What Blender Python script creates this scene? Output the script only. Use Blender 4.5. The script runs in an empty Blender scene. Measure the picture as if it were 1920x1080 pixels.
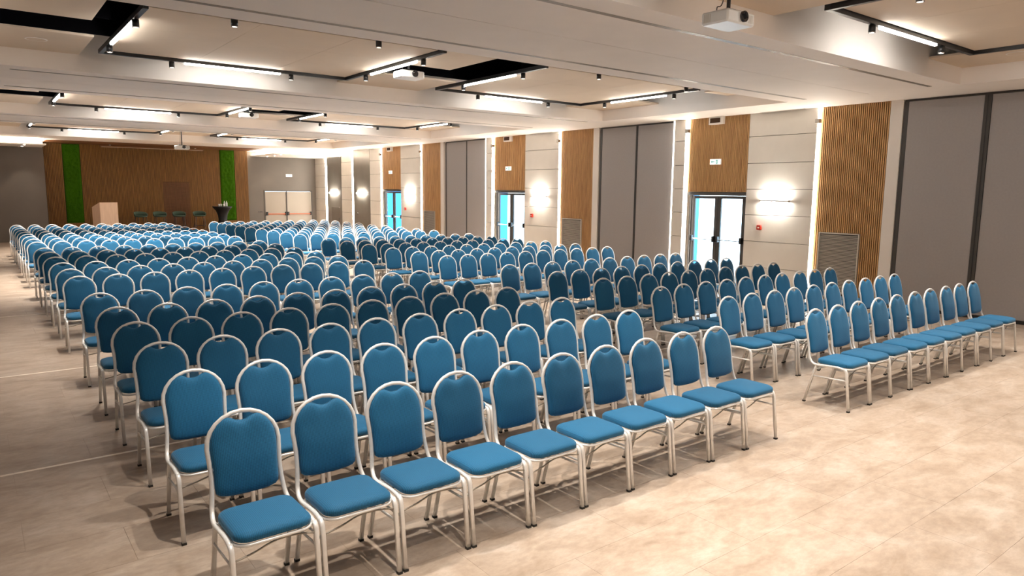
import bpy, math, random
from mathutils import Matrix, Vector
random.seed(7)
sc = bpy.context.scene
COL = sc.collection

# ------------------------------------------------------------------ camera, world, exposure
cam_d = bpy.data.cameras.new('camera'); cam_d.lens = 24.705; cam_d.sensor_width = 36.0
cam_d.clip_start = 0.05; cam_d.clip_end = 300
cam = bpy.data.objects.new('camera', cam_d); COL.objects.link(cam)
_r = Vector((0.79425381, -0.60751158, 0.00951680)); _u = Vector((0.07546450, 0.11417924, 0.99058983)); _f = Vector((0.60288142, 0.78606156, -0.13653286))
cam.matrix_world = Matrix(((_r.x, _u.x, -_f.x, 0), (_r.y, _u.y, -_f.y, 0), (_r.z, _u.z, -_f.z, 2.0832), (0, 0, 0, 1)))
sc.camera = cam
sc.view_settings.view_transform = 'Standard'; sc.view_settings.look = 'None'
sc.view_settings.gamma = 1.0; sc.view_settings.use_curve_mapping = False
sc.view_settings.exposure = 2.28
sc.cycles.use_denoising = True; sc.cycles.use_adaptive_sampling = True; sc.cycles.adaptive_threshold = 0.03
try: sc.cycles.denoiser = 'OPENIMAGEDENOISE'
except Exception: pass
sc.cycles.max_bounces = 9; sc.cycles.diffuse_bounces = 6; sc.cycles.glossy_bounces = 4
sc.cycles.caustics_reflective = False; sc.cycles.caustics_refractive = False
sc.cycles.sample_clamp_indirect = 6.0
world = bpy.data.worlds.new('daylight'); sc.world = world; world.use_nodes = True
_bg = world.node_tree.nodes['Background']; _bg.inputs[0].default_value = (0.62, 0.84, 1.0, 1); _bg.inputs[1].default_value = 2.5

LED_W = (1.0, 0.955, 0.90)      # track LED colour
WARM = (1.0, 0.91, 0.80)       # spot colour
E_BAR, E_SPOT, E_STRIP, E_SCONCE, E_COVE = 11.5, 150.0, 9.0, 60.0, 5.0

# ------------------------------------------------------------------ materials
def new_mat(name):
    m = bpy.data.materials.new(name); m.use_nodes = True
    return m, m.node_tree.nodes, m.node_tree.links, m.node_tree.nodes['Principled BSDF']
def simple(name, col, rough=0.6, metal=0.0, spec=0.5, noise=0.0, scale=8.0, bump=0.0):
    m, N, L, b = new_mat(name)
    b.inputs['Base Color'].default_value = (*col, 1); b.inputs['Roughness'].default_value = rough
    b.inputs['Metallic'].default_value = metal; b.inputs['Specular IOR Level'].default_value = spec
    if noise or bump:
        tc = N.new('ShaderNodeTexCoord'); n = N.new('ShaderNodeTexNoise'); n.inputs['Scale'].default_value = scale; n.inputs['Detail'].default_value = 4
        L.new(tc.outputs['Object'], n.inputs['Vector'])
        if noise:
            r = N.new('ShaderNodeValToRGB'); r.color_ramp.elements[0].position = 0.3; r.color_ramp.elements[1].position = 0.7
            r.color_ramp.elements[0].color = (*[c * (1 - noise) for c in col], 1); r.color_ramp.elements[1].color = (*[min(1, c * (1 + noise)) for c in col], 1)
            L.new(n.outputs['Fac'], r.inputs['Fac']); L.new(r.outputs['Color'], b.inputs['Base Color'])
        if bump:
            bp = N.new('ShaderNodeBump'); bp.inputs['Strength'].default_value = bump; bp.inputs['Distance'].default_value = 0.01
            L.new(n.outputs['Fac'], bp.inputs['Height']); L.new(bp.outputs['Normal'], b.inputs['Normal'])
    return m
def emit(name, col, s, base=None):
    m, N, L, b = new_mat(name)
    b.inputs['Base Color'].default_value = (*(base or (0.9, 0.9, 0.9)), 1)
    b.inputs['Emission Color'].default_value = (*col, 1); b.inputs['Emission Strength'].default_value = s
    return m
def wood(name, dark, light, rough=0.5, axis='Z', sc_=1.0):
    m, N, L, b = new_mat(name)
    tc = N.new('ShaderNodeTexCoord'); mp = N.new('ShaderNodeMapping'); geo = N.new('ShaderNodeNewGeometry')
    s = {'Z': (14, 14, 0.9), 'X': (0.9, 14, 14), 'Y': (14, 0.9, 14)}[axis]
    mp.inputs['Scale'].default_value = tuple(v * sc_ for v in s)
    n = N.new('ShaderNodeTexNoise'); n.inputs['Scale'].default_value = 2.2; n.inputs['Detail'].default_value = 6; n.inputs['Roughness'].default_value = 0.6
    L.new(geo.outputs['Position'], mp.inputs['Vector']); L.new(mp.outputs['Vector'], n.inputs['Vector'])
    r = N.new('ShaderNodeValToRGB'); r.color_ramp.elements[0].position = 0.32; r.color_ramp.elements[1].position = 0.68
    r.color_ramp.elements[0].color = (*dark, 1); r.color_ramp.elements[1].color = (*light, 1)
    L.new(n.outputs['Fac'], r.inputs['Fac']); L.new(r.outputs['Color'], b.inputs['Base Color'])
    b.inputs['Roughness'].default_value = rough
    return m
def floor_mat():
    m, N, L, b = new_mat('stone_tile')
    geo = N.new('ShaderNodeNewGeometry'); mp = N.new('ShaderNodeMapping'); mp.inputs['Scale'].default_value = (0.75, 1.35, 1)
    L.new(geo.outputs['Position'], mp.inputs['Vector'])
    oi = N.new('ShaderNodeObjectInfo')
    add = N.new('ShaderNodeVectorMath'); add.operation = 'ADD'
    cmb = N.new('ShaderNodeCombineXYZ'); mu = N.new('ShaderNodeMath'); mu.operation = 'MULTIPLY'; mu.inputs[1].default_value = 0.04
    L.new(oi.outputs['Random'], mu.inputs[0]); L.new(mu.outputs[0], cmb.inputs[2])
    L.new(mp.outputs['Vector'], add.inputs[0]); L.new(cmb.outputs[0], add.inputs[1])
    n1 = N.new('ShaderNodeTexNoise'); n1.inputs['Scale'].default_value = 3.0; n1.inputs['Detail'].default_value = 9; n1.inputs['Roughness'].default_value = 0.62; n1.inputs['Distortion'].default_value = 0.5
    n2 = N.new('ShaderNodeTexNoise'); n2.inputs['Scale'].default_value = 17; n2.inputs['Detail'].default_value = 6; n2.inputs['Roughness'].default_value = 0.7
    for n in (n1, n2): L.new(add.outputs[0], n.inputs['Vector'])
    r1 = N.new('ShaderNodeValToRGB'); e = r1.color_ramp.elements
    e[0].position = 0.30; e[0].color = (0.315, 0.235, 0.172, 1); e[1].position = 0.70; e[1].color = (0.488, 0.415, 0.350, 1)
    k = e.new(0.5); k.color = (0.408, 0.324, 0.255, 1)
    L.new(n1.outputs['Fac'], r1.inputs['Fac'])
    r2 = N.new('ShaderNodeValToRGB'); e = r2.color_ramp.elements
    e[0].position = 0.36; e[0].color = (0.80, 0.78, 0.76, 1); e[1].position = 0.62; e[1].color = (1.04, 1.03, 1.03, 1)
    L.new(n2.outputs['Fac'], r2.inputs['Fac'])
    mx = N.new('ShaderNodeMixRGB'); mx.blend_type = 'MULTIPLY'; mx.inputs[0].default_value = 0.8
    L.new(r1.outputs[0], mx.inputs[1]); L.new(r2.outputs[0], mx.inputs[2]); L.new(mx.outputs[0], b.inputs['Base Color'])
    rr = N.new('ShaderNodeMapRange'); rr.inputs[3].default_value = 0.34; rr.inputs[4].default_value = 0.5
    L.new(n2.outputs['Fac'], rr.inputs[0]); L.new(rr.outputs[0], b.inputs['Roughness'])
    bp = N.new('ShaderNodeBump'); bp.inputs['Strength'].default_value = 0.12; bp.inputs['Distance'].default_value = 0.004
    L.new(n2.outputs['Fac'], bp.inputs['Height']); L.new(bp.outputs['Normal'], b.inputs['Normal'])
    return m
def fabric_mat():
    m, N, L, b = new_mat('blue_weave')
    tc = N.new('ShaderNodeTexCoord'); oi = N.new('ShaderNodeObjectInfo')
    ck = N.new('ShaderNodeTexVoronoi'); ck.voronoi_dimensions = '2D'; ck.inputs['Scale'].default_value = 120; ck.inputs['Randomness'].default_value = 0.1
    sx = N.new('ShaderNodeSeparateXYZ'); cx = N.new('ShaderNodeCombineXYZ'); ad = N.new('ShaderNodeMath'); ad.operation = 'ADD'
    L.new(tc.outputs['Object'], sx.inputs[0]); L.new(sx.outputs[1], ad.inputs[0]); L.new(sx.outputs[2], ad.inputs[1]); L.new(sx.outputs[0], cx.inputs[0]); L.new(ad.outputs[0], cx.inputs[1])
    L.new(cx.outputs[0], ck.inputs['Vector'])
    r = N.new('ShaderNodeValToRGB'); r.color_ramp.elements[0].position = 0.18; r.color_ramp.elements[1].position = 0.62
    r.color_ramp.elements[0].color = (0.011, 0.150, 0.310, 1); r.color_ramp.elements[1].color = (0.005, 0.060, 0.140, 1)
    L.new(ck.outputs['Distance'], r.inputs['Fac'])
    hs = N.new('ShaderNodeHueSaturation'); mr = N.new('ShaderNodeMapRange'); mr.inputs[3].default_value = 0.86; mr.inputs[4].default_value = 1.12
    L.new(oi.outputs['Random'], mr.inputs[0]); L.new(mr.outputs[0], hs.inputs['Value']); L.new(r.outputs[0], hs.inputs['Color'])
    L.new(hs.outputs[0], b.inputs['Base Color'])
    b.inputs['Roughness'].default_value = 0.75; b.inputs['Specular IOR Level'].default_value = 0.3
    b.inputs['Sheen Weight'].default_value = 0.25; b.inputs['Sheen Tint'].default_value = (0.5, 0.75, 1, 1)
    bp = N.new('ShaderNodeBump'); bp.inputs['Strength'].default_value = 0.2; bp.inputs['Distance'].default_value = 0.001
    L.new(ck.outputs['Distance'], bp.inputs['Height']); L.new(bp.outputs['Normal'], b.inputs['Normal'])
    return m
def glass_mat():
    m, N, L, b = new_mat('door_glass')
    b.inputs['Base Color'].default_value = (0.9, 0.97, 1, 1); b.inputs['Roughness'].default_value = 0.02
    b.inputs['Transmission Weight'].default_value = 1.0; b.inputs['IOR'].default_value = 1.05
    return m
M = {
 'tile': floor_mat(), 'grout': simple('grout', (0.36, 0.285, 0.225), 0.8), 'inlay': simple('pale_inlay', (0.88, 0.80, 0.70), 0.4),
 'ceil': simple('ceiling_paint', (0.92, 0.86, 0.80), 0.7, noise=0.02, scale=2), 'panel_c': simple('ceiling_board', (0.72, 0.60, 0.47), 0.75, noise=0.02, scale=2),
 'cream': simple('cream_board', (0.70, 0.67, 0.615), 0.55, noise=0.03, scale=3), 'white': simple('white_paint', (0.82, 0.78, 0.73), 0.5),
 'void': simple('plenum_black', (0.004, 0.004, 0.005), 0.95, spec=0.0), 'black': simple('black_metal', (0.012, 0.012, 0.013), 0.35, spec=0.6),
 'grey': simple('grey_partition', (0.37, 0.352, 0.345), 0.6, noise=0.03, scale=30), 'dkgrey': simple('dark_profile', (0.06, 0.055, 0.05), 0.45),
 'wallgrey': simple('grey_paint', (0.17, 0.148, 0.125), 0.6, noise=0.06, scale=1.2), 'brushed': simple('grey_panel', (0.21, 0.19, 0.165), 0.35, metal=0.35, noise=0.08, scale=2),
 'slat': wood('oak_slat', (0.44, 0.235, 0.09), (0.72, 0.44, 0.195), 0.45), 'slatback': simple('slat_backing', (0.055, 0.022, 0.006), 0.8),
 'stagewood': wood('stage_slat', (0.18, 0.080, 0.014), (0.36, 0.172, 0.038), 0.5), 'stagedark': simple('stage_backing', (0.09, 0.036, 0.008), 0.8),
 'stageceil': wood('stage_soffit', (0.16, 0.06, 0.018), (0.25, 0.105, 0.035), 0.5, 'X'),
 'moss': simple('green_moss', (0.036, 0.118, 0.002), 0.9, noise=0.5, scale=60, bump=1.0, spec=0.1),
 'fabric': fabric_mat(), 'alu': simple('satin_aluminium', (0.84, 0.83, 0.815), 0.33, metal=0.25, noise=0.03, scale=20),
 'alu_dark': simple('brushed_aluminium', (0.42, 0.38, 0.33), 0.4, metal=0.7), 'rubber': simple('black_rubber', (0.02, 0.018, 0.016), 0.7),
 'bar': emit('led_bar_glow', LED_W, E_BAR), 'strip': emit('led_strip_glow', (1.0, 0.93, 0.83), E_STRIP), 'wash': emit('led_wash_glow', (1.0, 0.93, 0.83), 1.5), 'cove': emit('cove_glow', (1.0, 0.91, 0.78), E_COVE),
 'sconce': emit('sconce_glow', (1.0, 0.93, 0.83), E_SCONCE), 'lens': emit('spot_lens', WARM, 0.5), 'down': emit('downlight_lens', (1, 0.92, 0.8), 6.0),
 'sign': emit('sign_face', (0.9, 1.0, 0.97), 0.2), 'signgreen': emit('sign_green', (0.03, 0.55, 0.45), 0.06, (0.01, 0.3, 0.22)),
 'frame': simple('door_frame_grey', (0.055, 0.05, 0.046), 0.4), 'glass': glass_mat(), 'bluewall': simple('blue_reveal', (0.0, 0.21, 0.50), 0.5),
 'pave': simple('outdoor_paving', (0.6, 0.62, 0.63), 0.8), 'red': simple('alarm_red', (0.55, 0.03, 0.015), 0.4), 'orange': simple('orange_bar', (0.75, 0.13, 0.04), 0.4),
 'doorleaf': simple('pale_door_leaf', (0.40, 0.35, 0.29), 0.5), 'chrome': simple('chrome', (0.8, 0.8, 0.8), 0.15, metal=1.0),
 'projwhite': simple('projector_white', (0.82, 0.82, 0.80), 0.4), 'lensglass': simple('lens_glass', (0.01, 0.01, 0.012), 0.08, spec=0.9),
 'grille': simple('grille_grey', (0.62, 0.57, 0.50), 0.45, metal=0.1), 'lectwood': wood('pale_birch', (0.62, 0.44, 0.31), (0.74, 0.56, 0.42), 0.5),
 'stoolgreen': simple('sage_upholstery', (0.06, 0.105, 0.075), 0.8, noise=0.1, scale=40), 'spandex': simple('black_stretch_cloth', (0.008, 0.008, 0.009), 0.6),
 'platform': wood('stage_platform_wood', (0.14, 0.055, 0.016), (0.22, 0.09, 0.03), 0.5, 'X'), 'clear': simple('clear_glass', (0.75, 0.75, 0.75), 0.1),
 'blind': simple('dark_slot', (0.05, 0.04, 0.03), 0.7), 'plate': simple('grey_plate', (0.12, 0.11, 0.10), 0.5),
}

# ------------------------------------------------------------------ mesh helpers
class MB:
    def __init__(s): s.v = []; s.f = []; s.mi = []; s.cur = 0
    def add(s, vs, fs):
        o = len(s.v); s.v += [tuple(v) for v in vs]; s.f += [tuple(i + o for i in f) for f in fs]; s.mi += [s.cur] * len(fs); return s
    def box(s, x0, x1, y0, y1, z0, z1):
        return s.add([(x0, y0, z0), (x1, y0, z0), (x1, y1, z0), (x0, y1, z0), (x0, y0, z1), (x1, y0, z1), (x1, y1, z1), (x0, y1, z1)],
                     [(0, 3, 2, 1), (4, 5, 6, 7), (0, 1, 5, 4), (1, 2, 6, 5), (2, 3, 7, 6), (3, 0, 4, 7)])
    def cbox(s, x0, x1, y0, y1, z0, z1, c=0.004):      # box with chamfered edges
        vs = []; X = (x0, x1); Y = (y0, y1); Z = (z0, z1)
        def sg(i): return c if i == 0 else -c
        idx = {}
        for i in (0, 1):
            for j in (0, 1):
                for k in (0, 1):
                    for a in range(3):
                        p = [X[i], Y[j], Z[k]]
                        for b, q in zip(range(3), (i, j, k)):
                            if b != a: p[b] += sg(q)
                        idx[(i, j, k, a)] = len(vs); vs.append(tuple(p))
        fs = []
        for a in range(3):
            for q in (0, 1):
                b, c2 = [(1, 2), (2, 0), (0, 1)][a]
                loop = []
                for u, w in ((0, 0), (1, 0), (1, 1), (0, 1)):
                    t = [0, 0, 0]; t[a] = q; t[b] = u; t[c2] = w; loop.append(idx[(*t, a)])
                fs.append(tuple(loop if q else loop[::-1]))
        for a in range(3):      # edges running along axis a
            b, c2 = [(1, 2), (2, 0), (0, 1)][a]
            for u in (0, 1):
                for w in (0, 1):
                    t0 = [0, 0, 0]; t0[b] = u; t0[c2] = w; t1 = list(t0); t1[a] = 1
                    q = [idx[(*t0, b)], idx[(*t1, b)], idx[(*t1, c2)], idx[(*t0, c2)]]
                    fs.append(tuple(q if (u == w) else q[::-1]))
        for i in (0, 1):
            for j in (0, 1):
                for k in (0, 1):
                    q = [idx[(i, j, k, a)] for a in range(3)]
                    fs.append(tuple(q if (i + j + k) % 2 else q[::-1]))
        return s.add(vs, fs)
    def tube(s, pts, rx, ry=None, n=8, ref=None, square=False, cap=True):
        ry = ry or rx; P = [Vector(p) for p in pts]; rings = []
        T = [(P[min(i + 1, len(P) - 1)] - P[max(i - 1, 0)]).normalized() for i in range(len(P))]
        a = Vector(ref) if ref else (Vector((0, 0, 1)) if abs(T[0].z) < 0.9 else Vector((1, 0, 0)))
        vs = []
        for i, p in enumerate(P):
            a = (a - T[i] * a.dot(T[i])).normalized(); b = T[i].cross(a)
            for k in range(n):
                an = 2 * math.pi * (k + 0.5) / n; c, d = math.cos(an), math.sin(an)
                if square:
                    c = math.copysign(abs(c) ** 0.45, c); d = math.copysign(abs(d) ** 0.45, d)
                vs.append(p + a * (c * rx) + b * (d * ry))
        fs = []
        for i in range(len(P) - 1):
            for k in range(n):
                fs.append((i * n + k, i * n + (k + 1) % n, (i + 1) * n + (k + 1) % n, (i + 1) * n + k))
        if cap: fs.append(tuple(range(n))[::-1]); fs.append(tuple((len(P) - 1) * n + k for k in range(n)))
        return s.add(vs, fs)
    def lathe(s, prof, n=16, c=(0, 0)):
        vs = []; m = len(prof)
        for r, z in prof:
            for k in range(n): vs.append((c[0] + r * math.cos(2 * math.pi * k / n), c[1] + r * math.sin(2 * math.pi * k / n), z))
        fs = [(i * n + k, i * n + (k + 1) % n, (i + 1) * n + (k + 1) % n, (i + 1) * n + k) for i in range(m - 1) for k in range(n)]
        fs.append(tuple(range(n))[::-1]); fs.append(tuple((m - 1) * n + k for k in range(n)))
        return s.add(vs, fs)
    def rings(s, R):                                  # list of closed rings, capped
        n = len(R[0]); vs = [p for r in R for p in r]
        fs = [(i * n + k, i * n + (k + 1) % n, (i + 1) * n + (k + 1) % n, (i + 1) * n + k) for i in range(len(R) - 1) for k in range(n)]
        fs.append(tuple(range(n))[::-1]); fs.append(tuple((len(R) - 1) * n + k for k in range(n)))
        return s.add(vs, fs)
    def mesh(s, name, mats, smooth=False):
        me = bpy.data.meshes.new(name); me.from_pydata(s.v, [], s.f)
        for m in (mats if isinstance(mats, (list, tuple)) else [mats]): me.materials.append(M[m] if isinstance(m, str) else m)
        me.polygons.foreach_set('material_index', s.mi)
        if smooth: me.polygons.foreach_set('use_smooth', [True if smooth == 2 else len(f) <= 4 for f in s.f])
        me.update(); return me
def link(name, me, parent=None, loc=(0, 0, 0), rz=0.0):
    o = bpy.data.objects.new(name, me); COL.objects.link(o); o.parent = parent
    o.location = loc; o.rotation_euler = (0, 0, rz); return o
def obj(name, mb, mat, parent=None, loc=(0, 0, 0), rz=0.0, smooth=False):
    return link(name, mb.mesh(name, mat, smooth), parent, loc, rz)
def tag(o, label=None, cat=None, group=None, kind=None):
    if label: o['label'] = label
    if cat: o['category'] = cat
    if group: o['group'] = group
    if kind: o['kind'] = kind
    return o
def thing(name, label, cat, loc=(0, 0, 0), rz=0.0, group=None):
    return tag(link(name, None, None, loc, rz), label, cat, group)
def B(*a): return MB().box(*a)
def CB(*a): return MB().cbox(*a)
def catmull(P, n=5):
    P = [Vector(p) for p in P]; out = []
    for i in range(len(P) - 1):
        p0 = P[max(i - 1, 0)]; p1 = P[i]; p2 = P[i + 1]; p3 = P[min(i + 2, len(P) - 1)]
        for k in range(n):
            t = k / n
            out.append(0.5 * ((2 * p1) + (p2 - p0) * t + (2 * p0 - 5 * p1 + 4 * p2 - p3) * t * t + (3 * p1 - p0 - 3 * p2 + p3) * t ** 3))
    out.append(P[-1]); return out
ORD = ['first', 'second', 'third', 'fourth', 'fifth', 'sixth', 'seventh', 'eighth', 'ninth', 'tenth', 'eleventh', 'twelfth', 'thirteenth', 'fourteenth', 'fifteenth']

XL, XR, YF, YB, ZC = -0.9, 13.5, -3.6, 33.5, 3.78      # room: left, right, front (behind camera), back, main ceiling
ZT = 4.03                                               # coffer panel level

# ------------------------------------------------------------------ floor with tiles
fl = tag(obj('floor', B(XL - 0.1, XR + 0.35, YF - 0.1, YB + 0.1, -0.14, -0.0025), 'grout'), 'mottled beige stone tile floor of the hall', kind='structure')
TX, TY, G = 1.0, 0.485, 0.0014
def tile_mb(mb, x, y): return mb.box(x + G / 2, x + TX - G / 2, y + G / 2, y + TY - G / 2, -0.012, 0.0)
tile_me = tile_mb(MB(), 0, 0).mesh('tile', 'tile')
cells = []
ny = int((YB - YF) / TY) + 1; nx = int((XR - XL) / TX) + 1
for j in range(ny):
    for i in range(nx):
        x = XL + i * TX - (0.5 if j % 2 else 0.0); y = 1.80 - TY * 12 + j * TY
        if x + TX > XR + 0.3 or y + TY > YB + 0.3: continue
        d = Vector((x + 0.5, y + 0.25, -2.08)); vz = d.dot(_f)
        vis = vz > 0.8 and abs(d.dot(_r) / vz) < 0.80 and abs(d.dot(_u) / vz) < 0.47
        cells.append((not vis, d.length, x, y))
cells.sort()
for _, _, x, y in cells[:300]: link('tile', tile_me, fl, (x, y, 0))
mb = MB()
for _, _, x, y in cells[300:]: tile_mb(mb, x, y)
tag(obj('tile_field', mb, 'tile', fl), kind='stuff')
for n, y in enumerate((6.10, 9.37, 13.80, 22.60)):
    tag(obj('trim_%d' % (n + 1), B(XL, XR, y - 0.016, y + 0.016, -0.002, 0.0012), 'inlay'), 'thin pale inlay line across the floor', kind='structure')

# ------------------------------------------------------------------ ceiling: beams, coffers, panels
COF = [(-0.25, 4.69), (7.60, 12.50), (15.45, 20.55), (23.40, 28.55)]   # (near edge, far edge)
CX0, CX1 = 0.35, 12.30
ZL = 4.62
mb = MB(); mb.box(XL - 0.1, CX0, YF, YB, ZC, ZL); mb.box(CX1, XR + 0.1, YF, YB, ZC, ZL); mb.box(XL - 0.1, XR + 0.1, YF - 0.1, YB + 0.1, ZL + 0.02, ZL + 0.12)
ceil = tag(obj('ceiling', mb, 'ceil'), 'pale plaster ceiling with deep coffered bays', kind='structure')
edges = [YF] + [v for c in COF for v in c] + [YB]
for k in range(0, len(edges), 2):
    a, b = edges[k], edges[k + 1]
    if k in (2, 4, 6):
        m = a + (b - a) * 0.482
        for p, q in ((a, m - 0.005), (m + 0.005, b)): obj('soffit_board', B(CX0, CX1, p, q, ZC, ZL), 'ceil', ceil)
        obj('joint_backing', B(CX0, CX1, m - 0.02, m + 0.02, ZC + 0.012, ZC + 0.03), 'blind', ceil)
    else: obj('soffit_board', B(CX0, CX1, a, b, ZC, ZL), 'ceil', ceil)
obj('void_lid', B(CX0, CX1, YF, YB, ZL, ZL + 0.01), 'void', ceil)
for near, far in COF:                                  # coffer boards round the openings
    F = far
    for x0, x1, y0, y1 in ((5.50, 7.20, F - 1.40, F), (5.50, 6.38, F - 3.80, F - 2.46), (CX0, 1.45, F - 1.57, F), (CX0, 1.30, F - 3.80, F - 2.62),
                           (11.12, CX1, F - 1.75, F), (11.55, CX1, F - 3.80, F - 3.55), (CX0, CX1, near, F - 3.80)):
        obj('ceiling_panel', CB(x0 + 0.002, x1 - 0.002, y0 + 0.002, y1 - 0.002, ZT, ZT + 0.03, 0.002), 'panel_c', ceil)
    for X0, X1 in ((1.70, 5.37), (7.33, 10.97)):
        w = (X1 - X0) / 3
        for i in range(3):
            for y0, y1 in ((F - 3.74, F - 2.58), (F - 2.58, F - 0.64)):
                obj('ceiling_panel', CB(X0 + i * w + 0.0015, X0 + (i + 1) * w - 0.0015, y0 + 0.0015, y1 - 0.0015, ZT, ZT + 0.03, 0.002), 'panel_c', ceil)
    # black lining of the middle and left openings
    obj('void_lining', B(5.46, 5.50, F - 3.8, F, ZT + 0.05, ZL - 0.01), 'void', ceil)
    obj('void_lining', B(CX0, 1.5, F - 2.62, F - 2.60, ZT + 0.04, ZL - 0.01), 'void', ceil)
    obj('void_lining', B(CX0, 2.70, F - 1.56, F - 1.54, ZT + 0.036, ZL - 0.01), 'void', ceil)
    obj('void_lining', B(5.5, 8.7, F - 1.39, F - 1.37, ZT + 0.07, ZL - 0.01), 'void', ceil)
BAY = ['nearest', 'second', 'third', 'farthest']
# slot diffusers in the beams
for k, (a, b) in enumerate(((4.69, 7.60), (12.50, 15.45), (20.55, 23.40))):
    for s, y in enumerate((a + 0.38, b - 0.43)):
        t = thing('slot_diffuser', 'long thin slot air diffuser along the %s edge of the %s ceiling beam' % (('near', 'far')[s], ORD[k]), 'air diffuser', (0, 0, ZC), group='slot diffusers in the beams')
        mb = MB()
        for d in (-0.026, 0.0, 0.026): mb.box(0.6, 12.15, y + d - 0.004, y + d + 0.004, -0.004, 0.0)
        obj('frame', mb, 'alu_dark', t)
        for d in (-0.013, 0.013): obj('slot', B(0.6, 12.15, y + d - 0.009, y + d + 0.009, -0.0015, 0.0), 'alu_dark', t)
# ceiling speakers
for x, y, w in ((0.86, 11.6, 'second'), (11.6, 3.75, 'nearest')):
    t = thing('ceiling_speaker', 'flush round ceiling speaker in the %s ceiling bay' % w, 'speaker', (x, y, ZT), group='ceiling speakers')
    obj('ring', MB().lathe([(0.13, -0.004), (0.13, 0)], 28), 'ceil', t); obj('grille', MB().lathe([(0.11, -0.006), (0.11, -0.004)], 28), 'panel_c', t)

# ------------------------------------------------------------------ track lights
hous_me = MB().lathe([(0.030, -0.092), (0.039, -0.092), (0.039, -0.006), (0.012, -0.005), (0.012, -0.001)], 14).mesh('housing', 'black', True)
lens_me = MB().lathe([(0.029, -0.0935), (0.029, -0.0922)], 12).mesh('lens', 'lens')
ring_me = MB().lathe([(0.0395, -0.090), (0.0395, -0.086)], 14).mesh('trim_ring', 'chrome')
SIDE = {'f': 'far', 'n': 'near', 'l': 'left', 'r': 'right'}
def spot_circuit(level):                               # one dimmer circuit of spots
    d_ = bpy.data.lights.new('spot_beam', 'SPOT'); d_.energy = E_SPOT * level; d_.color = WARM
    d_.spot_size = math.radians(84); d_.spot_blend = 0.8; d_.shadow_soft_size = 0.03; return d_
CIRC = [[spot_circuit(v) for v in row] for row in ((0.46, 0.38), (0.38, 0.38), (1.1, 1.1), (0.6, 0.6))]
ZR = 3.985
for k, (near, F) in enumerate(COF):
    for c, (X0, X1) in enumerate(((1.65, 5.42), (7.28, 11.02))):
        Y0, Y1 = F - 3.80, F - 0.59; side = ('left', 'right')[c]
        t = thing('track_light_frame', 'black rectangular light track with LED bars, %s side of %s ceiling bay' % (side, BAY[k]), 'track light', ((X0 + X1) / 2, (Y0 + Y1) / 2, ZR), group='LED track frames')
        ox, oy = (X0 + X1) / 2, (Y0 + Y1) / 2; hx, hy = (X1 - X0) / 2, (Y1 - Y0) / 2
        for r in ((-hx - .03, hx + .03, hy - .03, hy + .03), (-hx - .03, -hx + .03, -hy - .05, hy - .03), (hx - .03, hx + .03, -hy - .05, hy - .03)):
            obj('rail', CB(*r, 0.0, 0.06, 0.003), 'black', t)
        cx = -0.03 if c == 0 else -0.0; cy = 10.2 - (12.5 - 3.8 + 12.5 - .59) / 2
        for r in ((cx - .74, cx + .74, hy - .02, hy + .02), (-hx - .02, -hx + .02, cy - .75, cy + .75), (hx - .02, hx + .02, cy - .75, cy + .75)):
            obj('led_bar', CB(*r, -0.026, 0.002, 0.005), 'bar', t)
        for s, lx, ly, w in (('f', cx - .92, hy, 'left'), ('f', cx + .92, hy, 'right'), ('n', cx - (.92, .70)[c], -hy, 'left'), ('n', cx + (.92, 1.55)[c], -hy, 'right'),
                             ('l', -hx, cy + (.95, .80)[c], 'far'), ('l', -hx, cy - .95, 'near'), ('r', hx, cy + .95, 'far'), ('r', hx, cy - .95, 'near')):
            sp = thing('track_spotlight', 'black can spotlight, %s end of %s rail, %s track frame, %s bay' % (w, SIDE[s], side, BAY[k]), 'spotlight', (ox + lx, oy + ly, ZT if s == 'n' else ZR), group='black track spotlights')
            link('housing', hous_me, sp); link('lens', lens_me, sp); link('trim_ring', ring_me, sp)
            lo = bpy.data.objects.new('spot_beam', CIRC[k][c]); COL.objects.link(lo); lo.parent = sp; lo.location = (0, 0, -0.105)

# ------------------------------------------------------------------ right wall
wall_r = tag(obj('wall_right', MB().box(XR + 0.06, XR + 0.3, YF, 9.20, 0, ZC).box(XR + 0.06, XR + 0.3, 9.20, 10.79, 2.08, ZC).box(XR + 0.06, XR + 0.3, 10.79, 16.98, 0, ZC)
    .box(XR + 0.06, XR + 0.3, 16.98, 18.58, 2.08, ZC).box(XR + 0.06, XR + 0.3, 18.58, 24.88, 0, ZC).box(XR + 0.06, XR + 0.3, 24.88, 26.42, 2.08, ZC).box(XR + 0.06, XR + 0.3, 26.42, YB + 0.2, 0, ZC), 'white'),
    'long right wall of cream boards, oak slats and grey partitions', kind='structure')
JZ = [0.0, 0.50, 1.055, 1.62, 2.175, 2.725, 3.29, ZC]
def boards(y0, y1, x=XR, top=ZC, name='wall_panel'):
    for z0, z1 in zip(JZ[:-1], JZ[1:]):
        z1 = min(z1, top)
        if z1 - z0 < 0.05: continue
        obj(name, CB(x, XR + 0.055, y0, y1, z0 + 0.005, z1 - 0.005, 0.003), 'cream', wall_r)
    obj('joint_backing', B(XR + 0.03, XR + 0.058, y0 + 0.003, y1 - 0.003, 0.01, top - 0.01), 'plate', wall_r)
def led_strip(y0, y1, x, label, z0=0.02, z1=ZC - 0.01, mat='strip'):
    t = thing('led_strip', label, 'LED strip', (x, (y0 + y1) / 2, 0), group='vertical wall LED strips'); h = (y1 - y0) / 2
    obj('diffuser', B(-0.0, 0.02, -h, h, z0, z1), mat, t); obj('channel', B(0.02, 0.05, -h - 0.004, h + 0.004, z0, z1), 'white', t)
MODN = ['nearest', 'middle', 'farthest']
slat_meshes = {}
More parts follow.
